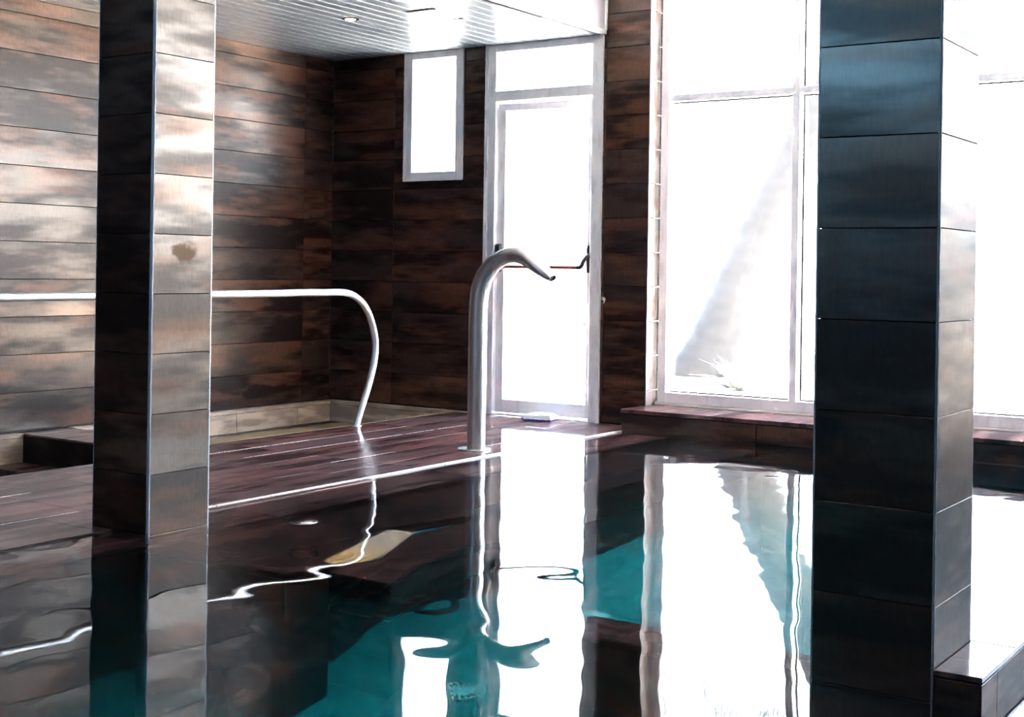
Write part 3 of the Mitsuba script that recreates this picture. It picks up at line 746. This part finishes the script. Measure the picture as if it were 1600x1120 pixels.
g = thing('drain_grate', 'round teal drain grate with radial slots on the pool floor', 'drain')
gc = (-2.735, 3.767, -1.438)
R_ = 0.085
put(g + '__rim', moved(trimesh.creation.revolve(np.array([(R_ * 0.90, 0), (R_, 0), (R_, 0.010), (R_ * 0.95, 0.014), (R_ * 0.90, 0.012)]), sections=48), *gc), 'grate_plastic', smooth=40)
put(g + '__ring', moved(trimesh.creation.revolve(np.array([(R_ * 0.46, 0), (R_ * 0.54, 0), (R_ * 0.54, 0.011), (R_ * 0.46, 0.011)]), sections=40), *gc), 'grate_plastic')
put(g + '__hub', moved(disc(R_ * 0.2, 0, 0.013, 0.003), *gc), 'grate_plastic', smooth=40)
put(g + '__well', moved(disc(R_ * 0.9, 0, 0.002), *gc), 'gasket_rubber')
for i_ in range(18):
    t = i_ / 18 * 2 * math.pi
    m = bx(R_ * 0.18, R_ * 0.92, -0.0040, 0.0040, 0.002, 0.011)
    m.apply_transform(trimesh.transformations.rotation_matrix(t, (0, 0, 1)))
    put(g + '__bar', moved(m, *gc), 'grate_plastic')

# ------------------------------------------------------------------ outside
o = thing('ground_outside', 'pale sunlit paving outside the windows', kind='structure')
scene[o] = mikit.ply(bx(-40, 30, YB + 0.27, 60, -0.30, -0.10), 'paving')
gw = thing('garden_wall', 'low white rendered garden wall with coping seen through the door', 'wall')
put(gw + '__body', bx(-7.42, -6.25, 11.0, 11.25, -0.10, 0.41), 'render_white')
put(gw + '__coping', bx(-7.50, -6.20, 10.95, 11.35, 0.41, 0.455, 0.005), 'paving')
pb = thing('planter_block', 'grey rendered block standing behind the low garden wall', 'planter')
put(pb + '__body', bx(-7.85, -6.7, 11.7, 12.3, -0.10, 0.585, 0.01), 'render_grey')


def frond(base, az, length, rise, droop, n=34):
    """one feather palm leaf: a rachis with leaflets on both sides"""
    s_ = np.linspace(0, 1, n)
    hxy = length * s_ * (1 - 0.25 * s_)
    z = rise * np.sin(np.minimum(s_ * 1.6, math.pi)) - droop * s_ ** 2.2
    c_, q_ = math.cos(az), math.sin(az)
    P_ = np.stack([base[0] + c_ * hxy, base[1] + q_ * hxy, base[2] + z], 1)
    V, F = [], []
    m = tube(P_, np.linspace(0.022, 0.004, n), n=5, caps=False)
    V.append(m.vertices); F.append(m.faces); at = len(m.vertices)
    for i in range(3, n):
        t = P_[min(i + 1, n - 1)] - P_[i - 1]; t /= np.linalg.norm(t)
        side = np.array([-q_, c_, 0.0])
        L = length * 0.30 * math.sin(math.pi * min(1, 0.15 + 0.85 * s_[i])) ** 0.7 + 0.05
        for sg in (-1, 1):
            tipv = P_[i] + (side * sg * 0.75 + t * 0.55 + np.array([0, 0, -0.28 - 0.2 * rng.random()])) * L
            wv = t * 0.018
            midv = (P_[i] + tipv) / 2 + np.array([0, 0, 0.05 * L])
            V.append(np.array([P_[i] - wv, P_[i] + wv, midv + wv * 0.9, midv - wv * 0.9, tipv]))
            F.append(np.array([[0, 1, 2], [0, 2, 3], [3, 2, 4]]) + at); at += 5
    return trimesh.Trimesh(np.vstack(V), np.vstack(F), process=False)


def palm(label, path_, r0, r1, nf, length, seed):
    k = thing('palm_tree', label, 'palm tree')
    q = spline(path_, 46)
    rr = np.linspace(r0, r1, 46) * (1 + 0.05 * (np.arange(46) % 2))
    put(k + '__trunk', tube(q, rr, n=18), 'bark', smooth=50)
    r = np.random.default_rng(seed)
    for i in range(nf):
        put(k + '__frond', frond(q[-1], i / nf * 2 * math.pi + r.uniform(-.2, .2), length * r.uniform(.85, 1.1), r.uniform(.25, 1.0), r.uniform(0.6, 1.9)), 'frond')
    return k


palm('leaning palm tree with a thick grey trunk outside the big window', [(-6.55, 13, -0.3), (-6.25, 13, 0.1), (-5.9, 13, 0.85), (-5.50, 13, 1.75), (-5.05, 13, 2.6), (-4.6, 13, 3.5), (-4.3, 13, 4.2)], 0.30, 0.20, 15, 2.3, 1)
palm('upright palm tree seen through the window right of the near column', [(-1.6, 17.5, -0.2), (-1.55, 17.5, 1.4), (-1.4, 17.5, 2.9), (-1.2, 17.5, 4.2)], 0.17, 0.14, 13, 1.9, 2)


def spiky(label, cx, cy, n, size, seed):
    k = thing('spiky_plant', label, 'plant')
    r = np.random.default_rng(seed)
    V, F, at = [], [], 0
    for i in range(n):
        az, el = r.uniform(0, 2 * math.pi), r.uniform(0.35, 1.35)
        L = size * r.uniform(.7, 1.1)
        d_ = np.array([math.cos(az) * math.cos(el), math.sin(az) * math.cos(el), math.sin(el)])
        side = np.cross(d_, (0, 0, 1)); side /= np.linalg.norm(side)
        b0 = np.array([cx, cy, -0.12])
        pts = [b0 + d_ * L * t + np.array([0, 0, -0.35 * L * t * t]) for t in (0, .35, .7, 1)]
        for t, pt, wd in zip((0, 1, 2, 3), pts, (0.02, 0.03, 0.02, 0.002)):
            V += [pt - side * wd, pt + side * wd]
        for j in range(3):
            F += [[at + 2 * j, at + 2 * j + 1, at + 2 * j + 3], [at + 2 * j, at + 2 * j + 3, at + 2 * j + 2]]
        at += 8
    put(k + '__foliage', trimesh.Trimesh(np.array(V), np.array(F), process=False), 'frond')


spiky('spiky plant growing in front of the leaning palm trunk', -5.28, 11.6, 60, 0.62, 3)
spiky('spiky plant growing to the right of the leaning palm', -4.75, 12.6, 60, 0.8, 4)
spiky('low spiky plant on the paving outside the door', -5.9, 10.2, 50, 0.35, 5)


# greenery added out of view, to darken the near column's glossy reflection
hg = thing('added_hedge', 'clipped dark greenery added outside the windows on the right, unseen, to darken a column reflection', 'added_hedge')
r = np.random.default_rng(12)
put(hg + '__core', bx(0.05, 4.6, 9.45, 10.15, -0.10, 1.30, 0.05), 'bark')
N = 9000
c0 = np.stack([r.uniform(0.0, 4.65, N), r.uniform(9.38, 10.22, N), r.uniform(-0.05, 1.38, N)], 1)
side_ = r.integers(0, 3, N)
c0[side_ == 0, 1] = r.uniform(9.36, 9.46, (side_ == 0).sum())
c0[side_ == 1, 2] = r.uniform(1.28, 1.40, (side_ == 1).sum())
d1 = r.normal(size=(N, 3)); d1 /= np.linalg.norm(d1, axis=1, keepdims=True)
d2 = np.cross(d1, r.normal(size=(N, 3))); d2 /= np.linalg.norm(d2, axis=1, keepdims=True)
V = np.stack([c0 - d1 * 0.035, c0 + d2 * 0.017, c0 + d1 * 0.035, c0 - d2 * 0.017], 1).reshape(-1, 3)
I = np.arange(N)[:, None] * 4
lk = hg + '__leaves'
scene[lk] = mikit.ply(trimesh.Trimesh(V, np.vstack([I + [0, 1, 2], I + [0, 2, 3]]), process=False), 'hedge_leaf')
labels[lk] = {'kind': 'stuff'}
